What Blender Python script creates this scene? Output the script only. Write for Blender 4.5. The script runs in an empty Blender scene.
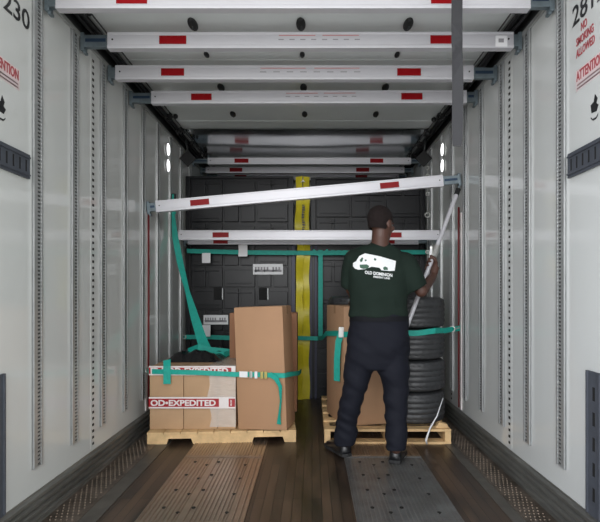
import bpy, bmesh, math, random
from mathutils import Vector, Matrix, noise
from mathutils.bvhtree import BVHTree
random.seed(7)
R = math.radians
scene = bpy.context.scene
C = scene.collection
FPX, CX, CY, CH = 503.0, 312.0, 292.0, 1.13      # focal length in pixels, vanishing point, camera height

# ------------------------------------------------------------------ camera
cam = bpy.data.cameras.new('camera')
cam.sensor_width = 36.0
cam.lens = FPX / 600 * 36.0
cam.shift_x = -12 / 600
cam.shift_y = 31 / 600
cam.clip_start = 0.05
camo = bpy.data.objects.new('camera', cam)
C.objects.link(camo)
camo.location = (0, 0, CH)
camo.rotation_euler = (R(90), 0, 0)
scene.camera = camo

# ------------------------------------------------------------------ world: overcast yard seen through the open rear doors
W = bpy.data.worlds.new('sky')
scene.world = W
W.use_nodes = True
wn = W.node_tree.nodes; wl = W.node_tree.links
bg = wn['Background']
tc = wn.new('ShaderNodeTexCoord')
sp = wn.new('ShaderNodeSeparateXYZ')
wl.new(tc.outputs['Generated'], sp.inputs[0])
cr = wn.new('ShaderNodeValToRGB')
mr = wn.new('ShaderNodeMapRange')
mr.inputs['From Min'].default_value = -1; mr.inputs['From Max'].default_value = 1
wl.new(sp.outputs['Z'], mr.inputs['Value'])
wl.new(mr.outputs[0], cr.inputs[0])
e = cr.color_ramp.elements
e[0].position = 0.0; e[0].color = (0.58, 0.57, 0.56, 1)
e[1].position = 1.0; e[1].color = (1.0, 1.02, 1.06, 1)
k = e.new(0.47); k.color = (0.68, 0.67, 0.66, 1)
k = e.new(0.53); k.color = (0.9, 0.93, 0.97, 1)
cr2 = wn.new('ShaderNodeValToRGB')      # the yard is brighter on the left
mr2 = wn.new('ShaderNodeMapRange'); mr2.inputs['From Min'].default_value = -1; mr2.inputs['From Max'].default_value = 1
wl.new(sp.outputs['X'], mr2.inputs['Value']); wl.new(mr2.outputs[0], cr2.inputs[0])
cr2.color_ramp.elements[0].color = (1.0, 1.02, 1.07, 1); cr2.color_ramp.elements[1].color = (0.62, 0.63, 0.60, 1)
mxw = wn.new('ShaderNodeMix'); mxw.data_type = 'RGBA'; mxw.blend_type = 'MULTIPLY'; mxw.inputs[0].default_value = 1.0
wl.new(cr.outputs[0], mxw.inputs[6]); wl.new(cr2.outputs[0], mxw.inputs[7])
wl.new(mxw.outputs[2], bg.inputs['Color'])
bg.inputs['Strength'].default_value = 2.65

# large soft light: the bright yard sky over the dock, well behind the camera
ad = bpy.data.lights.new('dock_daylight', 'AREA')
ad.shape = 'RECTANGLE'; ad.size = 5.0; ad.size_y = 3.0; ad.energy = 200; ad.color = (1.0, 0.99, 0.97)
ao = bpy.data.objects.new('dock_daylight', ad); C.objects.link(ao)
ao.location = (-1.0, -4.0, 2.6)
ao.rotation_euler = (Vector((0, 4.5, 1.4)) - Vector(ao.location)).to_track_quat('-Z', 'Y').to_euler()

vs = scene.view_settings
vs.view_transform = 'Standard'; vs.look = 'None'; vs.gamma = 1.0; vs.exposure = 0.16
vs.use_curve_mapping = False

# ------------------------------------------------------------------ helpers
def P(px, py, d):
    return Vector(((px - CX) * d / FPX, d, CH - (py - CY) * d / FPX))

def lin(c):
    c = c / 255.0
    return c / 12.92 if c <= 0.04045 else ((c + 0.055) / 1.055) ** 2.4

def rgb(r, g, b):
    return (lin(r), lin(g), lin(b), 1)

def mat(name, col, rough=0.5, metal=0.0, spec=0.5, var=0.0, vscale=6.0, bump=0.0, bscale=30.0, stretch=(1, 1, 1),
        col2=None, detail=4, coat=0.0, alpha=None, emit=0.0, rvar=0.0):
    m = bpy.data.materials.new(name)
    m.use_nodes = True
    n = m.node_tree.nodes; l = m.node_tree.links
    b = n['Principled BSDF']
    b.inputs['Roughness'].default_value = rough
    b.inputs['Metallic'].default_value = metal
    b.inputs['Specular IOR Level'].default_value = spec
    b.inputs['Coat Weight'].default_value = coat
    b.inputs['Coat Roughness'].default_value = 0.1
    if alpha is not None:
        b.inputs['Alpha'].default_value = alpha
    c = rgb(*col)
    b.inputs['Base Color'].default_value = c
    if emit:
        b.inputs['Emission Color'].default_value = c
        b.inputs['Emission Strength'].default_value = emit
    t = n.new('ShaderNodeTexCoord')
    mp = n.new('ShaderNodeMapping')
    mp.inputs['Scale'].default_value = stretch
    l.new(t.outputs['Object'], mp.inputs[0])
    if var > 0 or col2:
        nz = n.new('ShaderNodeTexNoise')
        nz.inputs['Scale'].default_value = vscale
        nz.inputs['Detail'].default_value = detail
        nz.inputs['Roughness'].default_value = 0.6
        l.new(mp.outputs[0], nz.inputs['Vector'])
        rp = n.new('ShaderNodeValToRGB')
        rp.color_ramp.elements[0].position = 0.33
        rp.color_ramp.elements[1].position = 0.67
        if col2:
            rp.color_ramp.elements[0].color = rgb(*col2)
            rp.color_ramp.elements[1].color = c
        else:
            rp.color_ramp.elements[0].color = tuple(x * (1 - var) for x in c[:3]) + (1,)
            rp.color_ramp.elements[1].color = tuple(min(1, x * (1 + var)) for x in c[:3]) + (1,)
        l.new(nz.outputs['Fac'], rp.inputs[0])
        l.new(rp.outputs[0], b.inputs['Base Color'])
        if rvar:
            mr = n.new('ShaderNodeMapRange')
            mr.inputs['To Min'].default_value = max(0.02, rough - rvar)
            mr.inputs['To Max'].default_value = rough + rvar
            l.new(nz.outputs['Fac'], mr.inputs['Value'])
            l.new(mr.outputs[0], b.inputs['Roughness'])
    if bump > 0:
        nb = n.new('ShaderNodeTexNoise')
        nb.inputs['Scale'].default_value = bscale
        nb.inputs['Detail'].default_value = 3
        l.new(mp.outputs[0], nb.inputs['Vector'])
        bp = n.new('ShaderNodeBump')
        bp.inputs['Strength'].default_value = bump
        bp.inputs['Distance'].default_value = 0.01
        l.new(nb.outputs['Fac'], bp.inputs['Height'])
        l.new(bp.outputs[0], b.inputs['Normal'])
    return m

M = {}
M['wall'] = mat('wall_liner', (204, 206, 204), 0.085, spec=0.5, var=0.01, vscale=1.5)
M['wall_front'] = mat('front_wall_liner', (170, 172, 170), 0.4)
M['ceiling'] = mat('ceiling_sheet', (212, 216, 215), 0.35, spec=0.5, var=0.04, vscale=2)
M['foil'] = mat('polished_ceiling', (226, 229, 231), 0.15, metal=1.0, bump=0.10, bscale=2, stretch=(0.5, 4, 1))
M['alu'] = mat('beam_aluminium', (208, 207, 212), 0.45, metal=0.35, var=0.03, vscale=3, stretch=(1, 8, 8))
M['alu_dull'] = mat('dull_aluminium', (150, 152, 152), 0.45, metal=0.7, var=0.08, vscale=5)
M['galv'] = mat('galvanised_steel', (186, 188, 188), 0.4, metal=0.6, var=0.08, vscale=14)
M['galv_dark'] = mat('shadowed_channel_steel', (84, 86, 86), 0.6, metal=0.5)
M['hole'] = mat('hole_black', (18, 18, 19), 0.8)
M['fitting'] = mat('blue_grey_steel', (112, 124, 130), 0.4, metal=0.6, var=0.15, vscale=20)
M['fitting_dark'] = mat('dark_blue_steel', (48, 66, 88), 0.45, metal=0.5)
M['red'] = mat('red_reflective', (140, 2, 12), 0.4, spec=0.2)
M['rail'] = mat('rail_dark', (62, 64, 64), 0.5, metal=0.4)
M['rail_light'] = mat('rail_light', (168, 170, 168), 0.4, metal=0.4)
M['black'] = mat('black_rubber', (20, 20, 21), 0.6)
M['etrack'] = mat('painted_track', (70, 74, 82), 0.5, var=0.12, vscale=12)
M['scuff'] = mat('scuff_steel', (122, 122, 118), 0.5, metal=0.65, var=0.3, vscale=9, stretch=(1, 0.2, 1), bump=0.2, bscale=40)
M['sidefloor'] = mat('side_plate', (118, 106, 96), 0.45, metal=0.5, col2=(74, 66, 58), vscale=9, bump=0.3, bscale=60)
M['smoothplate'] = mat('smooth_side_plate', (96, 92, 86), 0.45, metal=0.5, var=0.2, vscale=7)
M['dots'] = mat('stud_metal', (128, 114, 100), 0.5, metal=0.5)
M['plate'] = mat('floor_aluminium', (166, 150, 136), 0.32, metal=0.85, var=0.10, vscale=8, bump=0.04, bscale=60, rvar=0.08)
M['plate_dark'] = mat('worn_floor_aluminium', (158, 158, 158), 0.36, metal=0.8, col2=(134, 132, 130), vscale=7, bump=0.05, bscale=60, rvar=0.08)
M['bolt'] = mat('bolt_dark', (40, 38, 36), 0.6, metal=0.4)
M['wood_raw'] = mat('pallet_pine', (214, 180, 132), 0.7, var=0.18, vscale=10, stretch=(1, 1, 1), bump=0.2, bscale=50)
M['card'] = mat('cardboard', (172, 133, 101), 0.75, var=0.04, vscale=4)
M['card_red'] = mat('cardboard_reddish', (156, 110, 80), 0.75, var=0.05, vscale=4)
M['card_light'] = mat('cardboard_pale', (178, 140, 108), 0.7, var=0.05, vscale=5)
M['card_tan'] = mat('cardboard_tan', (184, 150, 116), 0.75, var=0.06, vscale=5)
M['cardtape'] = mat('packing_tape', (172, 138, 106), 0.25, spec=0.6)
M['tape_white'] = mat('white_tape', (226, 218, 216), 0.3)
M['tape_red'] = mat('tape_red', (158, 22, 34), 0.3)
M['film'] = mat('clear_stretch_film', (246, 243, 238), 0.2, alpha=0.36, spec=0.8, bump=0.6, bscale=18, stretch=(1, 1, 4))
M['blackfilm'] = mat('black_stretch_film', (22, 22, 24), 0.22, spec=0.8, bump=1.0, bscale=14)
M['teal'] = mat('teal_webbing', (20, 160, 144), 0.6, var=0.1, vscale=40)
M['hardware'] = mat('zinc_hardware', (196, 196, 192), 0.35, metal=0.8)
M['brass'] = mat('yellow_zinc', (190, 176, 110), 0.35, metal=0.7)
M['yellow'] = mat('yellow_plastic', (216, 200, 44), 0.4, var=0.12, vscale=5, bump=0.3, bscale=6)
M['plastic'] = mat('black_plastic', (13, 14, 19), 0.34, spec=0.3, var=0.1, vscale=3)
M['plastic_blue'] = mat('dark_blue_plastic', (38, 40, 66), 0.45)
M['sticker'] = mat('white_sticker', (234, 234, 236), 0.5)
M['print_grey'] = mat('grey_print', (150, 148, 152), 0.5)
M['print_red'] = mat('red_print', (196, 136, 136), 0.5)
M['tyre'] = mat('tyre_rubber', (56, 57, 59), 0.45, spec=0.6, var=0.15, vscale=6)
M['web_grey'] = mat('grey_webbing', (44, 44, 47), 0.75, var=0.05, vscale=30)
M['ink'] = mat('black_ink', (26, 28, 30), 0.4)
M['sign_pink'] = mat('pale_sign', (218, 198, 198), 0.35)
M['sign_red'] = mat('sign_red', (168, 70, 76), 0.4)
M['bright_oval'] = mat('glowing_white', (250, 250, 250), 0.3, emit=2.2)  # emission put into the bright wall ovals
M['redcord'] = mat('red_cord', (110, 26, 30), 0.6)
M['skin'] = mat('skin', (78, 51, 41), 0.5, var=0.06, vscale=12)
M['hair'] = mat('hair', (34, 27, 26), 0.9, spec=0.2, bump=0.8, bscale=160)
M['shirt'] = mat('dark_green_cotton', (25, 37, 31), 0.85, spec=0.2, var=0.08, vscale=6, bump=0.8, bscale=6)
M['trousers'] = mat('navy_twill', (17, 19, 29), 0.8, spec=0.25, var=0.1, vscale=6, bump=0.9, bscale=7)
M['belt'] = mat('belt_black', (14, 15, 20), 0.75, spec=0.2)
M['shoe'] = mat('shoe_leather', (22, 23, 26), 0.35, spec=0.6)
M['sole'] = mat('shoe_sole', (30, 30, 31), 0.7)
M['white_print'] = mat('white_print', (226, 228, 228), 0.6)
M['green_print'] = mat('green_print', (58, 92, 74), 0.7)
M['eye'] = mat('eye_white', (225, 220, 215), 0.3)

def floor_wood():
    m = bpy.data.materials.new('hardwood_planks'); m.use_nodes = True
    n = m.node_tree.nodes; l = m.node_tree.links; b = n['Principled BSDF']
    t = n.new('ShaderNodeTexCoord'); mp = n.new('ShaderNodeMapping')
    mp.inputs['Rotation'].default_value = (0, 0, R(90))
    l.new(t.outputs['Object'], mp.inputs[0])
    br = n.new('ShaderNodeTexBrick')
    br.inputs['Scale'].default_value = 1.0
    br.inputs['Brick Width'].default_value = 1.1
    br.inputs['Row Height'].default_value = 0.052
    br.inputs['Mortar Size'].default_value = 0.0018
    br.inputs['Color1'].default_value = rgb(58, 48, 41)
    br.inputs['Color2'].default_value = rgb(78, 64, 53)
    br.inputs['Mortar'].default_value = rgb(26, 22, 20)
    l.new(mp.outputs[0], br.inputs['Vector'])
    nz = n.new('ShaderNodeTexNoise'); nz.inputs['Scale'].default_value = 3.5; nz.inputs['Detail'].default_value = 6
    mp2 = n.new('ShaderNodeMapping'); mp2.inputs['Scale'].default_value = (2.5, 0.6, 1)
    l.new(t.outputs['Object'], mp2.inputs[0]); l.new(mp2.outputs[0], nz.inputs['Vector'])
    rp = n.new('ShaderNodeValToRGB')
    rp.color_ramp.elements[0].position = 0.35; rp.color_ramp.elements[0].color = (0.42, 0.40, 0.38, 1)
    rp.color_ramp.elements[1].position = 0.7; rp.color_ramp.elements[1].color = (1.25, 1.15, 1.05, 1)
    l.new(nz.outputs['Fac'], rp.inputs[0])
    mx = n.new('ShaderNodeMix'); mx.data_type = 'RGBA'; mx.blend_type = 'MULTIPLY'; mx.inputs[0].default_value = 1.0
    l.new(br.outputs['Color'], mx.inputs[6]); l.new(rp.outputs[0], mx.inputs[7])
    l.new(mx.outputs[2], b.inputs['Base Color'])
    b.inputs['Roughness'].default_value = 0.5
    mr_ = n.new('ShaderNodeMapRange'); mr_.inputs['To Min'].default_value = 0.22; mr_.inputs['To Max'].default_value = 0.55
    l.new(nz.outputs['Fac'], mr_.inputs['Value']); l.new(mr_.outputs[0], b.inputs['Roughness'])
    bp = n.new('ShaderNodeBump'); bp.inputs['Strength'].default_value = 0.3; bp.inputs['Distance'].default_value = 0.004
    l.new(br.outputs['Fac'], bp.inputs['Height']); bp.invert = True
    l.new(bp.outputs[0], b.inputs['Normal'])
    return m
M['floor'] = floor_wood()


class MB:
    """collects shapes into one mesh"""
    def __init__(s):
        s.v = []; s.f = []
    def add(s, vs_, fs):
        o = len(s.v)
        s.v += [Vector(x) for x in vs_]
        s.f += [tuple(i + o for i in f) for f in fs]
        return s
    def box(s, x0, x1, y0, y1, z0, z1, X=None):
        vv = [Vector((x, y, z)) for x in (x0, x1) for y in (y0, y1) for z in (z0, z1)]
        if X: vv = [X @ q for q in vv]
        return s.add(vv, [(0, 1, 3, 2), (4, 6, 7, 5), (0, 4, 5, 1), (2, 3, 7, 6), (0, 2, 6, 4), (1, 5, 7, 3)])
    def prism(s, poly, fn, a, b):
        """poly: 2D outline; fn(u, v, w) -> point; extruded from w=a to w=b"""
        n = len(poly)
        vv = [fn(u, v, a) for u, v in poly] + [fn(u, v, b) for u, v in poly]
        fs = [tuple(range(n))[::-1], tuple(range(n, 2 * n))]
        fs += [(i, (i + 1) % n, n + (i + 1) % n, n + i) for i in range(n)]
        return s.add(vv, fs)
    def rings(s, rs, cap=True, closed=True):
        n = len(rs[0]); vv = [p for r in rs for p in r]; fs = []
        for i in range(len(rs) - 1):
            for j in range(n if closed else n - 1):
                k_ = (j + 1) % n
                fs.append((i * n + j, i * n + k_, (i + 1) * n + k_, (i + 1) * n + j))
        if cap:
            fs.append(tuple(range(n))[::-1]); fs.append(tuple((len(rs) - 1) * n + j for j in range(n)))
        return s.add(vv, fs)
    def tube(s, pts, rad, n=12, cap=True):
        pts = [Vector(p) for p in pts]
        rad = rad if isinstance(rad, (list, tuple)) else [rad] * len(pts)
        rs = []
        u = None
        for i, p in enumerate(pts):
            t = (pts[min(i + 1, len(pts) - 1)] - pts[max(i - 1, 0)]).normalized()
            if u is None:
                a = Vector((0, 0, 1)) if abs(t.z) < 0.9 else Vector((1, 0, 0))
                u = t.cross(a).normalized()
            u = (u - t * u.dot(t)).normalized()
            w = t.cross(u)
            rs.append([p + (u * math.cos(2 * math.pi * j / n) + w * math.sin(2 * math.pi * j / n)) * rad[i] for j in range(n)])
        return s.rings(rs, cap)
    def ball(s, c, r, X=None, nu=20, nv=12):
        r = r if isinstance(r, (list, tuple)) else (r, r, r)
        rs = []
        for i in range(1, nv):
            a = math.pi * i / nv
            rs.append([Vector((r[0] * math.sin(a) * math.cos(2 * math.pi * j / nu), r[1] * math.sin(a) * math.sin(2 * math.pi * j / nu), r[2] * math.cos(a))) for j in range(nu)])
        vv = [p for q in rs for p in q]; fs = []
        for i in range(len(rs) - 1):
            for j in range(nu):
                k_ = (j + 1) % nu
                fs.append((i * nu + j, (i + 1) * nu + j, (i + 1) * nu + k_, i * nu + k_))
        top = len(vv); vv.append(Vector((0, 0, r[2]))); bot = len(vv); vv.append(Vector((0, 0, -r[2])))
        for j in range(nu):
            k_ = (j + 1) % nu
            fs.append((top, j, k_)); fs.append((bot, (len(rs) - 1) * nu + k_, (len(rs) - 1) * nu + j))
        c = Vector(c)
        vv = [((X @ q) if X else q) + c for q in vv]
        return s.add(vv, fs)
    def ribbon(s, pts, width, th=0.003, side=(0, 0, 1)):
        """flat strap; side = across-width direction (one vector or one per point)"""
        pts = [Vector(p) for p in pts]
        rs = []
        for i, p in enumerate(pts):
            t = (pts[min(i + 1, len(pts) - 1)] - pts[max(i - 1, 0)]).normalized()
            sd = Vector(side[i] if isinstance(side, list) else side)
            sd = (sd - t * sd.dot(t)).normalized()
            w_ = (width[i] if isinstance(width, list) else width) / 2
            nn = t.cross(sd) * th / 2
            rs.append([p + sd * w_ + nn, p - sd * w_ + nn, p - sd * w_ - nn, p + sd * w_ - nn])
        return s.rings(rs)
    def torus(s, c, R_, r, ax=(0, 1, 0), n=24, m=8, sx=1.0, sz=1.0):
        q = Vector(ax).to_track_quat('Z', 'Y').to_matrix(); rs = []
        for i in range(n + 1):
            a = 2 * math.pi * i / n
            rs.append([Vector(c) + q @ Vector(((R_ + r * math.cos(b)) * math.cos(a) * sx, (R_ + r * math.cos(b)) * math.sin(a) * sz, r * math.sin(b)))
                       for b in [2 * math.pi * j / m for j in range(m)]])
        return s.rings(rs, cap=False)
    def build(s, name, m, parent=None, smooth=False, bevel=0.0, local=False, X=None):
        me = bpy.data.meshes.new(name)
        vv = [X @ q for q in s.v] if X else s.v
        me.from_pydata([tuple(q) for q in vv], [], s.f)
        bm = bmesh.new(); bm.from_mesh(me)
        bmesh.ops.recalc_face_normals(bm, faces=bm.faces)
        if bevel > 0:
            ed = [e_ for e_ in bm.edges if len(e_.link_faces) == 2 and e_.calc_face_angle(0) > R(35)]
            bmesh.ops.bevel(bm, geom=ed, offset=bevel, segments=2, profile=0.6, affect='EDGES', clamp_overlap=True)
        bm.to_mesh(me); bm.free()
        if smooth:
            me.shade_smooth()
            if smooth == 'auto':
                me.set_sharp_from_angle(angle=R(38))
        me.materials.append(M[m] if isinstance(m, str) else m)
        return link(name, me, parent, local)

def link(name, me, parent=None, local=False):
    o = bpy.data.objects.new(name, me)
    C.objects.link(o)
    if parent is not None:
        o.parent = parent
        if not local:
            o.matrix_parent_inverse = world(parent).inverted()
    return o

def world(o):
    if o.parent is None:
        return o.matrix_basis.copy()
    return world(o.parent) @ o.matrix_parent_inverse @ o.matrix_basis

def tag(o, label, cat, group=None, kind=None):
    if label: o['label'] = label
    if cat: o['category'] = cat
    if group: o['group'] = group
    if kind: o['kind'] = kind
    return o

def thing(name, loc, label, cat, group=None, rz=0.0, ry=0.0):
    o = bpy.data.objects.new(name, None)
    C.objects.link(o)
    o.empty_display_size = 0.1
    o.location = loc; o.rotation_euler = (0, ry, rz)
    return tag(o, label, cat, group)

def struct(o):
    o['kind'] = 'structure'
    return o

def dup(root, label, group=None):
    r = root.copy(); C.objects.link(r)
    if label: r['label'] = label
    if group: r['group'] = group
    for ch in list(root.children):
        c = ch.copy(); C.objects.link(c); c.parent = r
        for g in list(ch.children):
            d = g.copy(); C.objects.link(d); d.parent = c
    return r

def text_mesh(s_, size, X, extrude=0.0006, align='LEFT', sx=1.0, bold=0.0):
    cu = bpy.data.curves.new('lettering', 'FONT')
    cu.body = s_; cu.size = size; cu.extrude = extrude; cu.align_x = align; cu.offset = bold
    cu.resolution_u = 3
    to = bpy.data.objects.new('lettering', cu)
    C.objects.link(to)
    dg = bpy.context.evaluated_depsgraph_get(); dg.update()
    me = bpy.data.meshes.new_from_object(to.evaluated_get(dg))
    bpy.data.objects.remove(to); bpy.data.curves.remove(cu)
    me.transform(X @ Matrix.Diagonal((sx, 1, 1, 1)))
    return me

def lettering(name, s_, size, X, m, parent, local=False, **k_):
    me = text_mesh(s_, size, X, **k_)
    me.materials.clear(); me.materials.append(M[m])
    return link(name, me, parent, local)

def fuse(mb, name, m, parent, voxel=0.008, smooth=6, post=None):
    """several overlapping closed shapes become one continuous skin"""
    o = mb.build(name + '_source', m)
    md = o.modifiers.new('r', 'REMESH'); md.mode = 'VOXEL'; md.voxel_size = voxel; md.use_smooth_shade = True
    ms = o.modifiers.new('s', 'SMOOTH'); ms.factor = 0.5; ms.iterations = smooth
    dg = bpy.context.evaluated_depsgraph_get(); dg.update()
    me = bpy.data.meshes.new_from_object(o.evaluated_get(dg))
    old = o.data
    bpy.data.objects.remove(o); bpy.data.meshes.remove(old)
    me.name = name
    if post:
        for q in me.vertices: q.co = post(q.co.copy(), q.normal.copy())
    me.shade_smooth()
    if not me.materials: me.materials.append(M[m])
    return link(name, me, parent)

# frames for lettering laid on surfaces
def frame(origin, u, v):
    u = Vector(u).normalized(); v = Vector(v); v = (v - u * u.dot(v)).normalized(); w = u.cross(v)
    X = Matrix((u, v, w)).transposed().to_4x4()
    X.translation = Vector(origin)
    return X

# ================================================================== STRUCTURE
XL, XR = -1.347, 1.223
Y0, Y1 = 1.45, 6.7
ZC = 2.71
wl_o = struct(MB().box(XL - 0.05, XL, Y0, Y1, 0.156, 2.62).build('wall_left', 'wall'))
wr_o = struct(MB().box(XR, XR + 0.05, Y0, Y1, 0.156, 2.62).build('wall_right', 'wall'))
wf_o = struct(MB().box(XL - 0.05, XR + 0.05, Y1, Y1 + 0.05, 0.0, ZC + 0.05).build('wall_front', 'wall_front'))
# floor
fl_o = struct(MB().box(XL - 0.05, XR + 0.05, Y0, Y1, -0.06, 0.0).build('floor', 'floor'))
# ceiling: painted sheet near the doors, polished bulging sheet towards the front
cb = MB().box(XL + 0.09, XR - 0.09, Y0, 4.86, ZC, ZC + 0.03)
for y in [2.2 + 0.61 * i for i in range(5)]:
    cb.box(XL + 0.09, XR - 0.09, y, y + 0.012, ZC - 0.003, ZC)
ce_o = struct(cb.build('ceiling', 'ceiling'))
g = MB(); nx, ny = 40, 60
vv = []
for j in range(ny + 1):
    y = 4.86 + (Y1 - 4.86) * j / ny
    for i in range(nx + 1):
        x = XL + 0.07 + (XR - XL - 0.14) * i / nx
        tx = (i / nx) * 2 - 1
        z = ZC - 0.004 - 0.0022 * (0.5 + 0.5 * math.sin((y - 4.86) * 13.0)) - 0.010 * (1 - tx * tx) + 0.003 * noise.noise(Vector((x * 2, y * 3, 0)))
        vv.append((x, y, z))
ff = [(j * (nx + 1) + i, j * (nx + 1) + i + 1, (j + 1) * (nx + 1) + i + 1, (j + 1) * (nx + 1) + i) for j in range(ny) for i in range(nx)]
g.add(vv, ff)
cf_o = struct(g.build('ceiling', 'foil', smooth=True))
struct(MB().box(XL, XR, 4.86, Y1, ZC + 0.02, ZC + 0.05).build('ceiling', 'ceiling'))
# corner rails where wall and ceiling meet
def corner(s, x):
    def fn(u, v, w): return Vector((x - s * u, w, v))
    mb = MB()
    mb.prism([(-0.05, 2.62), (0.012, 2.62), (0.012, 2.645), (-0.02, 2.655), (-0.02, 2.74), (-0.05, 2.74)], fn, Y0, Y1)
    mb.prism([(0.02, 2.70), (0.10, 2.695), (0.10, 2.74), (-0.02, 2.74)], fn, Y0, Y1)
    o = struct(mb.build('trim_%d' % (1 if s < 0 else 2), 'rail'))
    m2 = MB(); m2.prism([(0.085, 2.685), (0.10, 2.685), (0.10, 2.70), (0.085, 2.70)], fn, Y0, Y1)
    m2.prism([(0.003, 2.60), (0.016, 2.60), (0.016, 2.622), (0.003, 2.622)], fn, Y0, Y1)
    m2.build('rail_edge', 'rail_light', o)
    return o
corner(-1, XL); corner(1, XR)
# scuff bands with ridges at the foot of each wall
def scuff(s, x, name):
    def fn(u, v, w): return Vector((x - s * u, w, v))
    prof = [(-0.05, 0.158), (0.004, 0.158)]
    z = 0.15
    for i in range(4):
        prof += [(0.006, z), (0.020, z - 0.008), (0.020, z - 0.022), (0.008, z - 0.030)]
        z -= 0.036
    prof += [(0.024, 0.0), (-0.05, 0.0)]
    return struct(MB().prism(prof, fn, Y0, Y1).build(name, 'scuff'))
scuff(-1, XL, 'baseboard_left'); scuff(1, XR, 'baseboard_right')
# metal side strips of the floor: studded then smooth
n_tr = 3
for s, a, b, c in ((-1, XL + 0.02, -1.15, -1.06), (1, XR - 0.02, 1.05, 0.985)):
    o = struct(MB().box(min(a, b), max(a, b), Y0, 6.6, 0.0, 0.006).build('trim_%d' % n_tr, 'sidefloor')); n_tr += 1
    mb = MB(); lo, hi = min(a, b) + 0.02, max(a, b) - 0.02
    y = 1.7; r_ = 0
    while y < 4.6:
        nn = 5
        for i in range(nn):
            x = lo + (hi - lo) * (i + (0.5 if r_ % 2 else 0)) / nn
            mb.tube([(x, y, 0.004), (x, y, 0.0085)], [0.0065, 0.004], 6)
        y += 0.034; r_ += 1
    sp_ = mb.build('raised_studs', 'dots', o); sp_['kind'] = 'stuff'
    o = struct(MB().box(min(b, c), max(b, c), Y0, 6.6, 0.0, 0.004).build('trim_%d' % n_tr, 'smoothplate')); n_tr += 1
# rivet seams between wall panels
for s, x, y in ((-1, XL, 3.09), (1, XR, 3.11), (-1, XL, 4.40), (1, XR, 4.40)):
    mb = MB().box(min(x, x - s * 0.0015), max(x, x - s * 0.0015), y - 0.035, y + 0.035, 0.17, 2.6)
    o = struct(mb.build('trim_%d' % n_tr, 'wall')); n_tr += 1
    mb = MB(); z = 0.2
    while z < 2.58:
        mb.box(min(x - s * 0.0015, x - s * 0.004), max(x - s * 0.0015, x - s * 0.004), y - 0.011, y + 0.011, z - 0.0075, z + 0.0075)
        z += 0.0385
    mb.build('rivet_row', 'bolt', o)['kind'] = 'stuff'

# ------------------------------------------------------------------ lettering on the walls (children of their wall)
def wall_text(side, s_, size, y_start, z, m='ink', align='LEFT', sx=1.0, bold=0.0):
    if side == 'L':
        X = frame((XL + 0.002, y_start, z), (0, 1, 0), (0, 0, 1)); par = wl_o
    else:
        X = frame((XR - 0.002, y_start, z), (0, -1, 0), (0, 0, 1)); par = wr_o
    return lettering('lettering', s_, size, X, m, par, align=align, sx=sx, bold=bold)
def wall_patch(side, y0, y1, z0, z1, m, name='sign_panel'):
    if side == 'L': mb = MB().box(XL, XL + 0.001, y0, y1, z0, z1); par = wl_o
    else: mb = MB().box(XR - 0.001, XR, y0, y1, z0, z1); par = wr_o
    return mb.build(name, m, par)
wall_text('L', '281230', 0.128, 2.400, 2.370, align='RIGHT', sx=1.10, bold=0.001)
wall_text('R', '281230', 0.128, 2.362, 2.370, sx=1.06, bold=0.001)
wall_text('R', 'NO', 0.052, 2.285, 2.315, 'sign_red', sx=0.62, bold=0.001)
wall_text('R', 'SMOKING', 0.052, 2.325, 2.262, 'sign_red', sx=0.62, bold=0.001)
wall_text('R', 'ALLOWED', 0.052, 2.325, 2.209, 'sign_red', sx=0.62, bold=0.001)
for side, ya, yb in (('R', 2.33, 1.98), ('L', 2.315, 1.98)):
    wall_patch(side, yb, ya, 2.055, 2.150, 'sign_pink')
    if side == 'R':
        wall_text('R', 'ATTENTION', 0.062, 2.322, 2.100, 'sign_red', sx=0.62, bold=0.0015)
        for k_ in range(2):
            wall_patch(side, yb + 0.02, ya - 0.01, 2.062 + 0.016 * k_, 2.068 + 0.016 * k_, 'print_red', 'small_print')
    else:
        wall_text('L', 'ATTENTION', 0.062, 2.308, 2.100, 'sign_red', align='RIGHT', sx=0.66, bold=0.0015)
        for k_ in range(2):
            wall_patch(side, yb + 0.02, ya - 0.01, 2.062 + 0.016 * k_, 2.068 + 0.016 * k_, 'print_red', 'small_print')
# small black emblem
for side, yc in (('R', 2.175), ('L', 2.180)):
    s = 1 if side == 'R' else -1
    x = XR - 0.001 if side == 'R' else XL + 0.001
    def fn(u, v, w, s=s, x=x, yc=yc): return Vector((x - s * w, yc - s * u, 1.935 + v))
    mb = MB()
    mb.prism([(-0.022, -0.024), (0.016, -0.028), (0.030, -0.004), (0.014, 0.006), (0.022, 0.026), (0.004, 0.050), (-0.006, 0.020), (-0.030, 0.012)], fn, 0, 0.001)
    mb.prism([(-0.028, -0.040), (-0.014, -0.052), (0.014, -0.052), (0.028, -0.040), (0.026, -0.048), (0.012, -0.060), (-0.012, -0.060), (-0.026, -0.048)], fn, 0, 0.001)
    mb.build('emblem', 'ink', wr_o if side == 'R' else wl_o)

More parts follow.
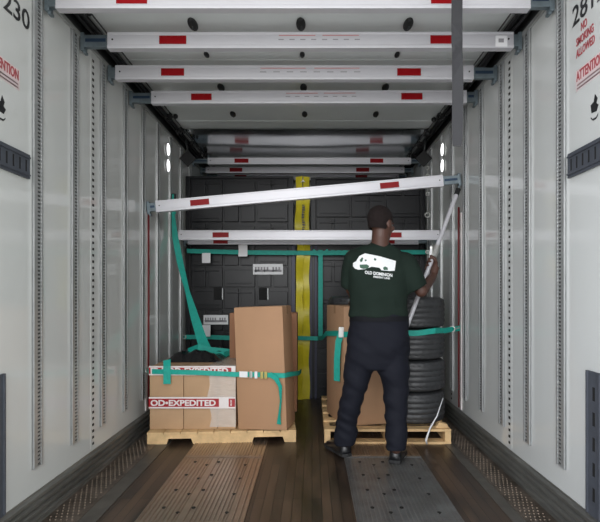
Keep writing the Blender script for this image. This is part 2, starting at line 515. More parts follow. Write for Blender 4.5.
# ------------------------------------------------------------------ slotted logistics posts
ordinal = ['first', 'second', 'third', 'fourth', 'fifth', 'sixth', 'seventh', 'eighth', 'ninth', 'tenth', 'eleventh']
def post_proto(s):
    mb = MB(); w = 0.086; z0, z1 = 0.275, 2.6
    def bx(y0, y1, za, zb, t): mb.box(min(0, -s * t), max(0, -s * t), y0, y1, za, zb)
    bx(-w / 2, -0.004, z0, z1, 0.008)
    bx(-w / 2, -w / 2 + 0.006, z0, z1, 0.013)
    bx(w / 2 - 0.014, w / 2, z0, z1, 0.010)
    z = z0
    while z < z1 - 0.01:
        bx(-0.004, w / 2 - 0.014, z, z + 0.0085, 0.008)
        z += 0.0193
    return mb, (w, z0, z1)
for s, x, side in ((-1, XL, 'left'), (1, XR, 'right')):
    root = None
    for i in range(9):
        d = 2.46 + 0.387 * i
        lab = '%s slotted galvanised post from the open doors on the %s white wall' % (ordinal[i], side)
        if root is None:
            root = thing('logistics_post', (x, d, 0.275), lab, 'post', 'slotted posts on the %s wall' % side)
            mb, (w, z0, z1) = post_proto(s)
            mb.build('slotted_strip', 'galv', root, local=True, X=Matrix.Translation((0, 0, -0.275)))
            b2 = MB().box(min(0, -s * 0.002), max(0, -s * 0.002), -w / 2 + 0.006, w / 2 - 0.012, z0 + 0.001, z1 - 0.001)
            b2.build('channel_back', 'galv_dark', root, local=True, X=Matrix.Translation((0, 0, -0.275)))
            pr = root
        else:
            r2 = dup(pr, lab); r2.location = (x, d, 0.275)

# ------------------------------------------------------------------ floor plates
def floor_plate(x0, x1, y0, y1, m, label, nrib, bolts):
    root = thing('floor_plate', ((x0 + x1) / 2, y0, 0), label, 'floor plate')
    mb = MB().box(x0, x1, y0, y1, 0.0, 0.004)
    mb.box(x0, x0 + 0.006, y0, y1, 0.004, 0.008); mb.box(x1 - 0.006, x1, y0, y1, 0.004, 0.008)
    w = (x1 - x0)
    for a, b in ((0.03, 0.33), (0.36, 0.44), (0.50, 0.80), (0.83, 0.95)):
        n = max(2, int((b - a) * nrib))
        for i in range(n):
            x = x0 + w * (a + (b - a) * i / (n - 1))
            mb.prism([(-0.005, 0.004), (-0.002, 0.009), (0.002, 0.009), (0.005, 0.004)], lambda u, v, q, x=x: Vector((x + u, q, v)), y0 + 0.004, y1 - 0.035)
    mb.build('ribbed_plate', m, root)
    MB().prism([(y1 - 0.03, 0.003), (y1 - 0.022, 0.009), (y1 - 0.008, 0.009), (y1, 0.003)],
               lambda u, v, q: Vector((q, u, v)), x0, x1).build('raised_lip', m, root)
    if bolts:
        y = y0 + 0.12; first = None
        while y < y1 - 0.06:
            for fx in (0.18, 0.345, 0.47, 0.815):
                yy = y + (0.06 if fx in (0.18, 0.47) else 0)
                if first is None:
                    first = MB().tube([(0, 0, 0), (0, 0, 0.0035), (0, 0, 0.004)], [0.011, 0.011, 0.006], 10).build('bolt', 'bolt', root, smooth='auto')
                    first.location = (x0 + w * fx, yy, 0.0055)
                else:
                    c = first.copy(); C.objects.link(c); c.location = (x0 + w * fx, yy, 0.0055)
            y += 0.235
    return root
floor_plate(-0.867, -0.335, 1.5, 3.445, 'plate', 'ribbed aluminium floor plate with dark bolts in front of the left pallet', 28, True)
floor_plate(0.22, 0.745, 1.5, 3.445, 'plate_dark', 'dull dark ribbed floor plate running under the shoes of the standing person', 28, True)
floor_plate(-0.867, -0.335, 3.45, 5.3, 'plate', 'ribbed aluminium floor plate running underneath the left pallet', 30, False)
floor_plate(0.22, 0.745, 3.45, 5.3, 'plate', 'ribbed aluminium floor plate running underneath the right pallet', 30, False)

# ------------------------------------------------------------------ decking beams
def beam(label, d, x0, x1, zb, zb2, marks, h=0.092, fit=(True, True), sticker=None, group='aluminium load beams spanning the walls', zmark=0.5):
    """horizontal box beam from x0 to x1; bottom height zb on the left, zb2 on the right; steel fittings reach to the walls"""
    L = x1 - x0; ang = math.atan2(zb2 - zb, L)
    root = thing('load_beam', (x0, d, zb), label, 'beam', group, ry=-ang)
    L = L / math.cos(ang); dp = 0.048
    mb = MB()
    prof = [(0, 0), (dp, 0), (dp, h), (0, h), (0, h - 0.010), (0.0025, h - 0.012), (0.0025, 0.020), (0, 0.018)]
    mb.prism([(u, v) for u, v in prof], lambda u, v, w: Vector((w, u, v)), 0, L)
    body = mb.build('beam_body', 'alu', root, local=True, bevel=0.0015)
    for m0, m1 in marks:
        a, b = m0 - x0, m1 - x0
        MB().box(a, b, -0.0008, 0.003, h * zmark - 0.022, h * zmark + 0.025).build('red_reflector', 'red', root, local=True)
    for e_, on in ((0, fit[0]), (1, fit[1])):
        xa = 0.02 if e_ == 0 else L - 0.02
        sg = -1 if e_ == 0 else 1
        MB().tube([(xa + sg * -0.01, -0.001, h * 0.55), (xa + sg * -0.01, 0.004, h * 0.55)], 0.005, 10).build('rivet', 'bolt', root, local=True)
        if not on: continue
        reach = (x0 - XL - 0.014) if e_ == 0 else (XR - 0.014 - x1)
        reach = reach / math.cos(ang)
        end = xa + sg * (reach + 0.02)
        mb = MB().box(min(xa, end - sg * 0.02), max(xa, end - sg * 0.02), 0.006, dp - 0.006, 0.012, h - 0.012)
        mb.box(min(end - sg * 0.022, end), max(end - sg * 0.022, end), 0.004, dp + 0.002, -0.008, h + 0.002)
        mb.box(min(end - sg * 0.028, end - sg * 0.012), max(end - sg * 0.028, end - sg * 0.012), 0.010, dp, -0.022, -0.008)
        ft = mb.build('end_fitting', 'fitting', root, local=True, bevel=0.002)
        c0, c1 = xa + sg * 0.03, end - sg * 0.03
        if (c1 - c0) * sg > 0.02:
            MB().box(min(c0, c1), max(c0, c1), 0.002, 0.007, h * 0.42, h * 0.62).build('release_latch', 'fitting_dark', ft, local=True)
    if sticker:
        a, b, kind = sticker
        if kind == 'print':
            q = MB(); n = 2
            for i in range(n):
                xa = a - x0 + (b - a) * (i / n + 0.02); xb = a - x0 + (b - a) * ((i + 1) / n - 0.06)
                q.box(xa, xb, -0.0006, 0.003, h - 0.022, h - 0.018)
            q.build('printed_line', 'print_red', root, local=True)
            q = MB()
            for i in range(8):
                xa = a - x0 + (b - a) * (i / 8 + 0.015)
                q.box(xa, xa + (b - a) * 0.06, 0.0019, 0.003, h * 0.5, h * 0.5 + 0.006)
            q.build('stamped_mark', 'print_grey', root, local=True)
    return root
bm1 = beam('aluminium load beam nearest the doors, cut by the top of the photo', 2.50, P(55, 0, 2.5).x, P(531, 0, 2.5).x, 2.541, 2.541,
     [(-0.974, -0.820), (0.592, 0.747)], sticker=(-0.55, 0.55, 'print'))
bm2 = beam('second load beam from the doors, its small white sticker near the right end', 2.887, P(107, 0, 2.887).x, P(514, 0, 2.887).x, 2.530, 2.533,
     [(-0.877, -0.722), (0.680, 0.835)], sticker=(-0.2, 0.3, 'print'))
MB().box(0, 0.068, -0.0012, 0.001, 0, 0.062).build('white_sticker', 'sticker', bm2, X=Matrix.Translation(P(495.5, 46.5, 2.886)))
MB().box(0, 0.03, -0.0018, 0.0, 0, 0.022).build('grey_icon', 'print_grey', bm2, X=Matrix.Translation(P(498.5, 42.5, 2.8855)))
bm3 = beam('third load beam from the doors, just below the second', 3.274, P(115, 0, 3.274).x, P(474, 0, 3.274).x, 2.515, 2.515,
     [(-0.983, -0.833), (0.555, 0.709)], sticker=(-0.35, 0.35, 'print'))
bm4 = beam('fourth load beam from the doors, last of the close row under the grey ceiling', 3.66, P(151, 0, 3.66).x, P(467, 0, 3.66).x, 2.502, 2.508,
     [(-0.880, -0.731), (0.650, 0.804)], sticker=(-0.2, 0.35, 'print'))
bmt = beam('slanting load beam rising to the right above the head of the person', 4.06, P(156, 0, 4.06).x, P(444, 0, 4.06).x, 1.775, 1.985,
     [(-0.978, -0.825), (0.562, 0.715)], sticker=(0.0, 0.2, 'none'))
bmh = beam('level load beam at head height of the person, behind the slanting one', 4.80, P(178, 0, 4.8).x, P(441, 0, 4.8).x, 1.628, 1.628,
     [(-0.949, -0.795), (0.70, 0.855)])
beam('low load beam tight behind the level beam at head height', 5.20, P(178, 0, 5.2).x + 0.1, 1.10, 1.622, 1.622, [(-1.02, -0.87), (0.70, 0.855)], zmark=0.32)
beam('far load beam close under the polished ceiling, highest of the far three', 5.58, P(208, 0, 5.6).x, 1.10, 2.548, 2.548, [(-0.86, -0.705), (0.645, 0.79)], h=0.074)
beam('middle one of the three far load beams under the polished ceiling', 5.98, P(206, 0, 6.0).x, 1.10, 2.545, 2.545, [(-0.98, -0.83), (0.525, 0.68)], h=0.074)
beam('farthest load beam, a thin line just above the black panels', 6.37, -1.2, 1.10, 2.55, 2.55, [(-0.98, -0.83), (0.55, 0.70)], h=0.074)

# ------------------------------------------------------------------ tracks near the doors
def slot_track(name, label, s, x, horizontal, a0, a1, b0, b1, pitch, sw, sl):
    """pressed steel track: a = long axis range, b = short axis range"""
    root = thing(name, (x, (a0 + a1) / 2 if horizontal else (b0 + b1) / 2, b0 if horizontal else a0), label, 'cargo track')
    def bx(mb, A0, A1, B0, B1, t0, t1):
        xs = (x - s * t0, x - s * t1)
        if horizontal: mb.box(min(xs), max(xs), A0, A1, B0, B1)
        else: mb.box(min(xs), max(xs), B0, B1, A0, A1)
    mb = MB(); n = int((a1 - a0) / pitch); off = ((a1 - a0) - n * pitch) / 2
    bm_ = (b0 + b1) / 2
    bx(mb, a0, a1, b0, bm_ - sl / 2, 0, 0.012); bx(mb, a0, a1, bm_ + sl / 2, b1, 0, 0.012)
    cur = a0
    for i in range(n):
        c = a0 + off + (i + 0.5) * pitch
        bx(mb, cur, c - sw / 2, bm_ - sl / 2, bm_ + sl / 2, 0, 0.012); cur = c + sw / 2
    bx(mb, cur, a1, bm_ - sl / 2, bm_ + sl / 2, 0, 0.012)
    bx(mb, a0 + 0.004, a1 - 0.004, b0 + 0.012, b0 + 0.020, 0.012, 0.018)
    bx(mb, a0 + 0.004, a1 - 0.004, b1 - 0.020, b1 - 0.012, 0.012, 0.018)
    mb.build('pressed_plate', 'etrack', root)
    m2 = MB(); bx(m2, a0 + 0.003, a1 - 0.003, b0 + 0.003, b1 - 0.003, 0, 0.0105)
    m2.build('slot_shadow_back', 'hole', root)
    return root
slot_track('cargo_track', 'short dark grey slotted track lying level high on the right wall', 1, XR, True, 1.72, 2.385, 1.668, 1.782, 0.050, 0.015, 0.055)
slot_track('cargo_track', 'short dark grey slotted track lying level high on the left wall', -1, XL, True, 1.72, 2.382, 1.664, 1.778, 0.050, 0.015, 0.055)
slot_track('cargo_track', 'tall dark slotted upright track at the bottom right corner', 1, XR, False, 0.16, 0.785, 2.10, 2.228, 0.1085, 0.060, 0.022)
slot_track('cargo_track', 'tall dark slotted upright track at the bottom left corner', -1, XL, False, 0.16, 0.775, 2.06, 2.195, 0.1085, 0.060, 0.022)

# ------------------------------------------------------------------ ceiling rings
first = None
rows = [(2.955, 'first', 1.0), (3.34, 'second', 0.6), (3.87, 'third', 0.95), (4.45, 'fourth', 0.9)]
for d, rn, sc in rows:
    for x, cn in ((-0.70, 'left'), (-0.065, 'middle'), (0.565, 'right')):
        lab = 'black oval ceiling anchor, %s of three in the %s row from the doors' % (cn, rn)
        if first is None:
            first = thing('ceiling_anchor', (x, d, ZC), lab, 'ceiling anchor', 'black anchors under the ceiling')
            m1 = MB().ball((0, 0, -0.008), (0.028, 0.068, 0.020)); m1.build('anchor_body', 'black', first, smooth=True, local=True)
            MB().torus((0, 0, -0.022), 0.014, 0.005, ax=(1, 0, 0.3)).build('ring', 'rail', first, smooth=True, local=True)
        else:
            c = dup(first, lab); c.location = (x, d, ZC); c.scale = (sc, sc, sc)

# cable bundles running along the corners
for s, x in ((-1, XL), (1, XR)):
    side = 'left' if s < 0 else 'right'
    root = thing('cable_run', (x - s * 0.08, 2.3, 2.66), 'black cables bunched along the %s wall top below the ceiling' % side, 'cable')
    for q in range(3):
        mb = MB(); pts = []; y = 2.1
        while y < 6.5:
            pts.append((x - s * (0.052 + 0.018 * q + 0.012 * noise.noise(Vector((y * 2.3, q * 3.1, s)))), y, 2.662 + 0.012 * noise.noise(Vector((y * 2.0, 5 + q, s))) + (0.006 if q == 1 else 0)))
            y += 0.06
        mb.tube(pts, 0.008 if q else 0.011, 8); mb.build('cable', 'black', root, smooth=True)
    for i in range(8):
        y = 2.72 + 0.42 * i
        mb = MB()
        for k_ in range(6):
            mb.ball((x - s * (0.085 + random.uniform(-0.03, 0.07)), y + random.uniform(-0.06, 0.06), 2.662 + random.uniform(-0.012, 0.02)), random.uniform(0.012, 0.024), nu=8, nv=6)
        mb.torus((x - s * 0.10, y, 2.665), 0.03, 0.006, ax=(0.5, 1, 0.3), n=16, m=6)
        mb.build('cable_clip', 'black', root, smooth=True)

# bright ovals on the walls, their brightness put in as emission
for s, x in ((-1, XL), (1, XR)):
    side = 'left' if s < 0 else 'right'
    for z, w in ((2.455, 'upper'), (2.305, 'lower')):
        d = 4.68
        root = thing('glowing_oval', (x, d, z), '%s of two small bright ovals high on the %s wall' % (w, side), 'bright_oval', 'bright ovals on the %s wall' % side)
        MB().ball((x - s * 0.004, d, z), (0.010, 0.055, 0.068)).build('rim', 'galv', root, smooth=True)
        MB().ball((x - s * 0.008, d, z), (0.013, 0.046, 0.058)).build('lens', 'bright_oval', root, smooth=True)  # glowing face of the oval, not a known lamp

# black hanging brackets under the ceiling corner
for s, x, q in ((-1, XL, 'left'), (1, XR, 'right')):
    r_ = thing('corner_bracket', (x - s * 0.12, 5.05, 2.45), 'black diamond shaped bracket below the far ceiling corner, %s side' % q, 'bracket')
    X = Matrix.Translation((x - s * 0.10, 5.05, 2.47)) @ Matrix.Rotation(R(45), 4, 'Y')
    MB().box(-0.06, 0.06, -0.01, 0.01, -0.06, 0.06, X).build('plate', 'black', r_, bevel=0.004)
    MB().tube([(x - s * 0.10, 5.05, 2.53), (x - s * 0.08, 5.05, 2.66)], 0.010, 8).build('hanger_rod', 'rail', r_, smooth=True)

# grey pull strap hanging near the camera
r_ = thing('pull_strap', P(457, 0, 2.3), 'dark grey webbing strap hanging down at the upper right', 'strap')
pts = [(P(457, 0, 2.3).x, 2.3, 2.705)] + [P(457.3 - 0.4 * math.sin(i * 0.7), y, 2.3) for i, y in enumerate((-30, -5, 20, 40, 52, 62, 80, 100, 120, 138, 146))]
sd = [(1, 0, 0)] * 4 + [(1, -0.5, 0), (1, -0.9, 0), (1, -0.7, 0)] + [(1, -0.1, 0)] * 5
MB().ribbon(pts, [0.05] * 10 + [0.046, 0.038], 0.004, sd).build('webbing', 'web_grey', r_)
MB().box(0.66 - 0.03, 0.66 + 0.03, 2.28, 2.32, 2.690, 2.71).build('ceiling_clamp', 'rail', r_)

# ------------------------------------------------------------------ black panels leaning on the front cargo
def panel(label, x0, x1, d, ztop, shift, stick, holes=True):
    root = thing('plastic_panel', ((x0 + x1) / 2, d, 0), label, 'plastic panel', None)
    w = x1 - x0
    mb = MB().box(x0, x1, d, d + 0.05, 0.0, ztop)
    fr = 0.05
    mb.box(x0, x0 + fr, d - 0.036, d, 0, ztop); mb.box(x1 - fr, x1, d - 0.036, d, 0, ztop)
    mb.box(x0 + fr, x1 - fr, d - 0.036, d, ztop - 0.022, ztop)
    mb.build('slab', 'plastic', root, bevel=0.003)
    mb = MB(); rows_ = 10; iw = w - 2 * fr
    rh = (ztop - 0.05) / rows_
    for r in range(rows_):
        z0 = 0.02 + r * rh + shift
        for c in range(3):
            cx0 = x0 + fr + iw * c / 3 + 0.012; cx1 = x0 + fr + iw * (c + 1) / 3 - 0.012
            zz0, zz1 = z0 + 0.01, min(z0 + rh - 0.01, ztop - 0.03)
            if zz1 - zz0 < 0.05: continue
            mid = (cx0 + cx1) / 2
            if (r + c) % 2 == 0:
                mb.box(cx0, cx1, d - 0.034, d, zz0, zz1 - 0.03)
                mb.box(cx0 + 0.03, cx1 - 0.03, d - 0.042, d - 0.034, zz0 + 0.03, zz0 + 0.042)
            else:
                mb.box(cx0, mid - 0.015, d - 0.034, d, zz0, zz1)
                mb.box(mid + 0.015, cx1, d - 0.034, d, zz0, zz1)
                mb.box(cx0 + 0.03, cx1 - 0.03, d - 0.042, d - 0.034, zz1 - 0.05, zz1 - 0.036)
    mb.build('raised_pads', 'plastic', root, bevel=0.003)
    if holes:
        for hx in (0.30, 0.72):
            xx = x0 + w * hx
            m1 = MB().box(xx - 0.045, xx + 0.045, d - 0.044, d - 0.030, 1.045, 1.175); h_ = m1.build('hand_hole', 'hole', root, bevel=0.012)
            MB().box(xx + 0.045, xx + 0.056, d - 0.05, d - 0.030, 1.05, 1.17).build('bright_rim', 'alu_dull', h_)
    for (ax, ay, bx_, by) in stick:
        p, q = P(ax, ay, d - 0.048), P(bx_, by, d - 0.048)
        st = MB().box(p.x, q.x, d - 0.048, d - 0.040, q.z, p.z).build('label_sticker', 'sticker', root)
        g_ = MB(); n = 9; ww = q.x - p.x; hh = p.z - q.z
        for i in range(n):
            if i == 5: continue
            xa = p.x + ww * (0.06 + 0.88 * i / n)
            g_.box(xa, xa + ww * 0.06, d - 0.0488, d - 0.0475, q.z + hh * (0.25 + 0.1 * ((i * 7) % 3)), q.z + hh * 0.72)
        g_.box(p.x + ww * 0.05, q.x - ww * 0.05, d - 0.0488, d - 0.0475, q.z + hh * 0.24, q.z + hh * 0.46); g_.build('grey_print', 'print_grey', st)
    return root
DP = 5.37
panel('tall black ribbed plastic panel standing at the left end behind the stacked cartons', P(186.5, 0, DP).x, P(293.5, 0, DP).x, DP, CH + 115 * DP / FPX, 0.0,
      [(253, 264, 283, 274.5), (203.5, 315, 228, 324.5)])
panel('tall black ribbed plastic panel standing behind the person', P(311, 0, DP).x, P(424.5, 0, DP).x, DP, CH + 114 * DP / FPX, 0.06, [], holes=False)
# dark blue plastic edges and yellow corner wrap between them
r_ = thing('edge_protector', (-0.17, DP - 0.06, 0), 'narrow dark blue upright edge strip left of the yellow wrap', 'edge strip')
MB().box(P(291.5, 0, DP).x, P(295.5, 0, DP).x, DP - 0.062, DP - 0.048, 0, 1.62).build('strip', 'plastic_blue', r_, bevel=0.003)
r_ = thing('edge_protector', (0.0, DP - 0.06, 0), 'pair of dark blue upright edge strips right of the yellow wrap', 'edge strip')
MB().box(P(309, 0, DP).x, P(312, 0, DP).x, DP - 0.062, DP - 0.048, 0, 1.62).build('strip', 'plastic_blue', r_, bevel=0.003)
MB().box(P(314.5, 0, DP).x, P(317, 0, DP).x, DP - 0.062, DP - 0.048, 0, 1.62).build('strip', 'plastic_blue', r_, bevel=0.003)
r_ = thing('yellow_wrap', (-0.1, DP - 0.1, 0), 'crumpled yellow plastic strip standing floor to ceiling between the black panels', 'yellow strip')
for (pa, pb, wd, yy, sdv) in ((299.0, 300.0, 0.078, 5.262, 0), (306.3, 305.8, 0.078, 5.285, 3)):
    pts = []; sds = []; ws = []
    n = 40
    for i in range(n + 1):
        z = 2.34 - 2.335 * i / n
        pxx = pa + (pb - pa) * i / n + 1.8 * noise.noise(Vector((z * 3.5, sdv, 1)))
        pts.append(Vector(((pxx - CX) * yy / FPX, yy + 0.016 * noise.noise(Vector((z * 4, sdv, 7))), z)))
        sds.append((1, 1.6 * noise.noise(Vector((z * 3.3, sdv, 4))), 0)); ws.append(wd * (1 + 0.22 * noise.noise(Vector((z * 4, sdv, 9)))))
    MB().ribbon(pts, ws, 0.004, sds).build('folded_half', 'yellow', r_, smooth='auto')
mb = MB()
for i in range(11):
    z = 2.03 - 0.026 * i; x = P(303.4, 0, 5.25).x + 0.004 * math.sin(i)
    mb.box(x - 0.014, x + 0.012, 5.236, 5.240, z, z + (0.016 if i % 3 else 0.008))
mb.build('black_lettering', 'ink', r_)
mb = MB().prism([(-0.028, 0.0), (0.0, 0.03), (0.028, 0.0), (0.0, 0.012)], lambda u, v, w: Vector((P(303, 0, 5.25).x + u, 5.238 + w, 2.27 + v)), 0, 0.003)
mb.build('white_tab', 'sticker', r_)

# ------------------------------------------------------------------ pallets
def pallet_left():
    c = P(147, 445, 3.712); c2 = P(296, 441.5, 3.79)
    ang = math.atan2(c2.y - c.y, c2.x - c.x); L = 1.10
    root = thing('wooden_pallet', (c.x, c.y, 0), 'pale wooden pallet with notched front board under the taped cartons', 'pallet', rz=ang)
    D = 1.15
    z1 = 0.075
    prof = [(0, 0), (0.14, 0), (0.155, 0.042), (0.32, 0.042), (0.335, 0), (0.77, 0), (0.785, 0.042), (1.00, 0.042), (1.015, 0), (L, 0), (L, z1), (0, z1)]
    for y in (0.0, 0.55, D - 0.04):
        MB().prism(prof, lambda u, v, w: Vector((u, w, v)), y, y + 0.038).build('stringer', 'wood_raw', root, local=True, bevel=0.002)
    n = 9
    for i in range(n):
        x = 0.0 + (L - 0.118) * i / (n - 1)
        MB().box(x, x + 0.118, -0.005 - 0.004 * (i % 2), D, z1, z1 + 0.017).build('deck_board', 'wood_raw', root, local=True, bevel=0.002)
    return root
pallet_left()
def pallet_right():
    c = P(324.5, 444.5, 3.73)
    root = thing('wooden_pallet', (c.x, c.y, 0), 'pale wooden pallet carrying tyres behind the legs of the person', 'pallet')
    L, D = 0.94, 1.2
    for y in (0.0, 0.27, 0.54, 0.81, D - 0.1):
        MB().box(0, L, y, y + 0.1, 0.094, 0.112).build('deck_board', 'wood_raw', root, local=True, bevel=0.002)
    for x in (0.0, L / 2 - 0.02, L - 0.045):
        MB().box(x, x + 0.045, 0.004, D, 0.018, 0.094).build('stringer', 'wood_raw', root, local=True, bevel=0.002)
    for y in (0.0, 0.55, D - 0.1):
        MB().box(0, L, y, y + 0.1, 0.0, 0.018).build('bottom_board', 'wood_raw', root, local=True, bevel=0.002)
    return root
pallet_right()
PT = 0.094   # top of the left pallet
PR = 0.114

# ------------------------------------------------------------------ cartons
def carton(label, corner, rz, w, dep, h, m, z0, tape=True, lean=0.0, group=None, sag=0.004, seam='x'):
    """corner = front left bottom corner; local x along the front, y away"""
    root = thing('cardboard_carton', (corner[0], corner[1], z0), label, 'carton', group, rz=rz, ry=lean)
    nxx, nyy, nzz = 6, 6, 8
    bm = bmesh.new()
    mb = MB().box(0, w, 0, dep, 0, h)
    o = mb.build('carton_body', m, root, local=True, bevel=0.004, smooth='auto')
    f = MB().box(0.004, w - 0.004, 0.004, dep / 2 - 0.002, h, h + 0.003); f.build('top_flap', m, root, local=True)
    f = MB().box(0.004, w - 0.004, dep / 2 + 0.002, dep - 0.004, h, h + 0.003); f.build('top_flap', m, root, local=True)
    if tape:
        t = MB().box(-0.0012, w + 0.0012, dep / 2 - 0.025, dep / 2 + 0.025, h + 0.003, h + 0.0042)
        t.box(w, w + 0.0012, dep / 2 - 0.025, dep / 2 + 0.025, h - 0.06, h + 0.0042)
        t.box(-0.0012, 0, dep / 2 - 0.025, dep / 2 + 0.025, h - 0.06, h + 0.0042)
        t.build('packing_tape', 'cardtape', root, local=True)
    bm.free()
    return root
FD = 3.80
cols = [(-1.226, -0.972, 'left'), (-0.968, -0.715, 'middle'), (-0.711, -0.578, 'right')]
for lv, (z0, nm) in enumerate(((PT, 'lower'), (PT + 0.237, 'upper'))):
    for x0, x1, cn in cols:
        carton('brown carton, %s one in the %s layer at the front of the taped stack' % (cn, nm), (x0, FD), 0, x1 - x0, 0.50, 0.230, 'card_tan', z0, tape=(cn != 'right'),
               group='cartons stacked on the left pallet')
        if cn != 'right':
            carton('brown carton behind the %s one in the %s layer of the taped stack' % (cn, nm), (x0, FD + 0.506), 0, x1 - x0, 0.42, 0.230, 'card_tan', z0,
                   group='cartons stacked on the left pallet')
ang_t = math.atan2(3.720 - 3.796, -0.185 + 0.558)
carton('tall brown carton standing upright on the left pallet, teal strap around it', (-0.556, 3.795), ang_t, 0.378, 0.27, 0.915, 'card', PT, tape=True, lean=R(-2.2))
carton('reddish brown carton mostly hidden directly behind the tall upright one', (-0.715, 4.36), 0, 0.585, 0.27, 0.85, 'card_red', PT, tape=False)
ang_r = math.atan2(0.245, 0.97)
carton('tall pale carton on the right pallet seen between the legs of the person', (0.24, 3.80), ang_r, 0.345, 0.47, 0.905, 'card_light', PR, tape=True)

# printed tape across the carton fronts
def printed_tape(label, z, x0, x1, reps, hgt=0.062, slope=0.0):
    root = thing('printed_tape', (x0, FD - 0.021, z), label, 'tape', None, ry=-slope)
    L = x1 - x0
    MB().box(0, L, -0.0, 0.0015, -hgt / 2 - 0.012, hgt / 2 + 0.012).build('white_band', 'tape_white', root, local=True)
    for x, s_, w in reps:
        MB().box(x - 0.012, min(x + w, L), -0.0012, 0.0, -hgt / 2, hgt / 2).build('red_panel', 'tape_red', root, local=True)
        X = frame((x, -0.0014, -0.0215), (1, 0, 0), (0, 0, 1))
        me = text_mesh(s_, 0.060, X, extrude=0.0004, bold=0.0022)
        xs = [v.co.x for v in me.vertices]
        sc = (w - 0.024) / (max(xs) - min(xs))
        for v in me.vertices: v.co.x = x + (v.co.x - x) * sc
        me.materials.clear(); me.materials.append(M['tape_white'])
        link('lettering', me, root, local=True)
    return root
printed_tape('white tape with red OD-EXPEDITED lettering across the middle of the cartons', PT + 0.204, -1.226, -0.575,
             [(0.012, 'OD\u2022EXPEDITED', 0.515), (0.612, 'OD', 0.036)])
printed_tape('white tape with red OD-EXPEDITED lettering along the top edge of the cartons', PT + 0.445, -1.226, -0.575,
             [(0.012, 'ED', 0.085), (0.14, 'OD\u2022EXPEDITED', 0.48)], hgt=0.046)

# clear film over the right part of the stack
r_ = thing('stretch_film', (-0.66, FD - 0.012, PT), 'whitish clear stretch film wrapped over the right end of the stacked cartons', 'stretch film')
vv = []; ff = []; nu, nv = 10, 30
prof = [(FD - 0.012, PT + 0.02), (FD - 0.014, PT + 0.24), (FD - 0.013, PT + 0.462), (FD + 0.02, PT + 0.480), (FD + 0.48, PT + 0.478)]
def prof_at(t):
    t *= len(prof) - 1; i = min(int(t), len(prof) - 2); f = t - i
    return (prof[i][0] * (1 - f) + prof[i + 1][0] * f, prof[i][1] * (1 - f) + prof[i + 1][1] * f)
for j in range(nv + 1):
    y, z = prof_at(j / nv)
    for i in range(nu + 1):
        xl = -0.772 + 0.03 * noise.noise(Vector((j * 0.2, 0, 0)))
        x = xl + (-0.574 - xl) * i / nu
        vv.append((x, y - 0.004 * abs(noise.noise(Vector((x * 20, z * 9, 2)))), z))
ff = [(j * (nu + 1) + i, j * (nu + 1) + i + 1, (j + 1) * (nu + 1) + i + 1, (j + 1) * (nu + 1) + i) for j in range(nv) for i in range(nu)]
MB().add(vv, ff).build('film_sheet', 'film', r_, smooth=True)

# black film bundle on top
r_ = thing('wrapped_bundle', (-0.97, 4.4, PT + 0.47), 'low lumpy bundle in shiny black film on top of the stacked cartons', 'bundle')
vv = []; nu, nv = 30, 24
for j in range(nv + 1):
    for i in range(nu + 1):
        u, v = i / nu, j / nv
        x = -1.19 + 0.46 * u; y = 4.02 + 0.68 * v
        ed = min(1, min(u, 1 - u) * 7) * min(1, min(v, 1 - v) * 9)
        z = PT + 0.474 + ed * (0.055 + 0.045 * noise.noise(Vector((x * 7, y * 5, 3))) + 0.02 * noise.noise(Vector((x * 18, y * 14, 8))))
        vv.append((x, y, z))
ff = [(j * (nu + 1) + i, j * (nu + 1) + i + 1, (j + 1) * (nu + 1) + i + 1, (j + 1) * (nu + 1) + i) for j in range(nv) for i in range(nu)]
MB().add(vv, ff).build('black_film', 'blackfilm', r_, smooth=True)

# ------------------------------------------------------------------ tyres
def tyre_mesh(Rr, h, seed=0):
    prof = [(0.60, 0.06), (0.63, 0.02), (0.72, 0.0), (0.86, 0.015), (0.955, 0.06), (0.985, 0.12)]
    nz = 12
    for i in range(nz + 1):
        z = 0.16 + 0.68 * i / nz
        rr = 1.0 if i % 3 else 0.975
        prof.append((rr, z))
    prof += [(0.985, 0.88), (0.955, 0.94), (0.86, 0.985), (0.72, 1.0), (0.63, 0.98), (0.60, 0.94), (0.66, 0.8), (0.9, 0.75), (0.9, 0.25), (0.66, 0.2)]
    n = 96; rs = []
    for j in range(n + 1):
        a = 2 * math.pi * j / n
        ring = []
        for (r, z) in prof:
            q = r
            if r > 0.97 and 0.1 < z < 0.9 and (j + int(z * 12)) % 3 == 0: q = r - 0.022
            ring.append(Vector((q * Rr * math.cos(a), q * Rr * math.sin(a), z * h)))
        rs.append(ring)
    return MB().rings(rs, cap=False)
proto = None
th = 0.245
for (cx, cy, R_, n, nm) in ((0.805, 4.085, 0.265, 4, 'front stack at the right wall'), (0.42, 4.68, 0.265, 4, 'stack behind the pale carton')):
    for i in range(n):
        lab = 'black tyre lying flat, %s in the %s' % (['lowest', 'second from bottom', 'third from bottom', 'topmost'][i], nm)
        if proto is None:
            proto = tyre_mesh(R_, th - 0.004).build('tyre', 'tyre', smooth='auto')
            tag(proto, lab, 'tyre', 'tyres stacked on the right pallet'); proto.location = (cx, cy, PR); o = proto
        else:
            o = proto.copy(); C.objects.link(o); o['label'] = lab
            o.location = (cx + random.uniform(-0.006, 0.006), cy + random.uniform(-0.006, 0.006), PR + th * i + (0.002 if i == 0 else 0)); o.rotation_euler = (0, 0, i * 0.7)

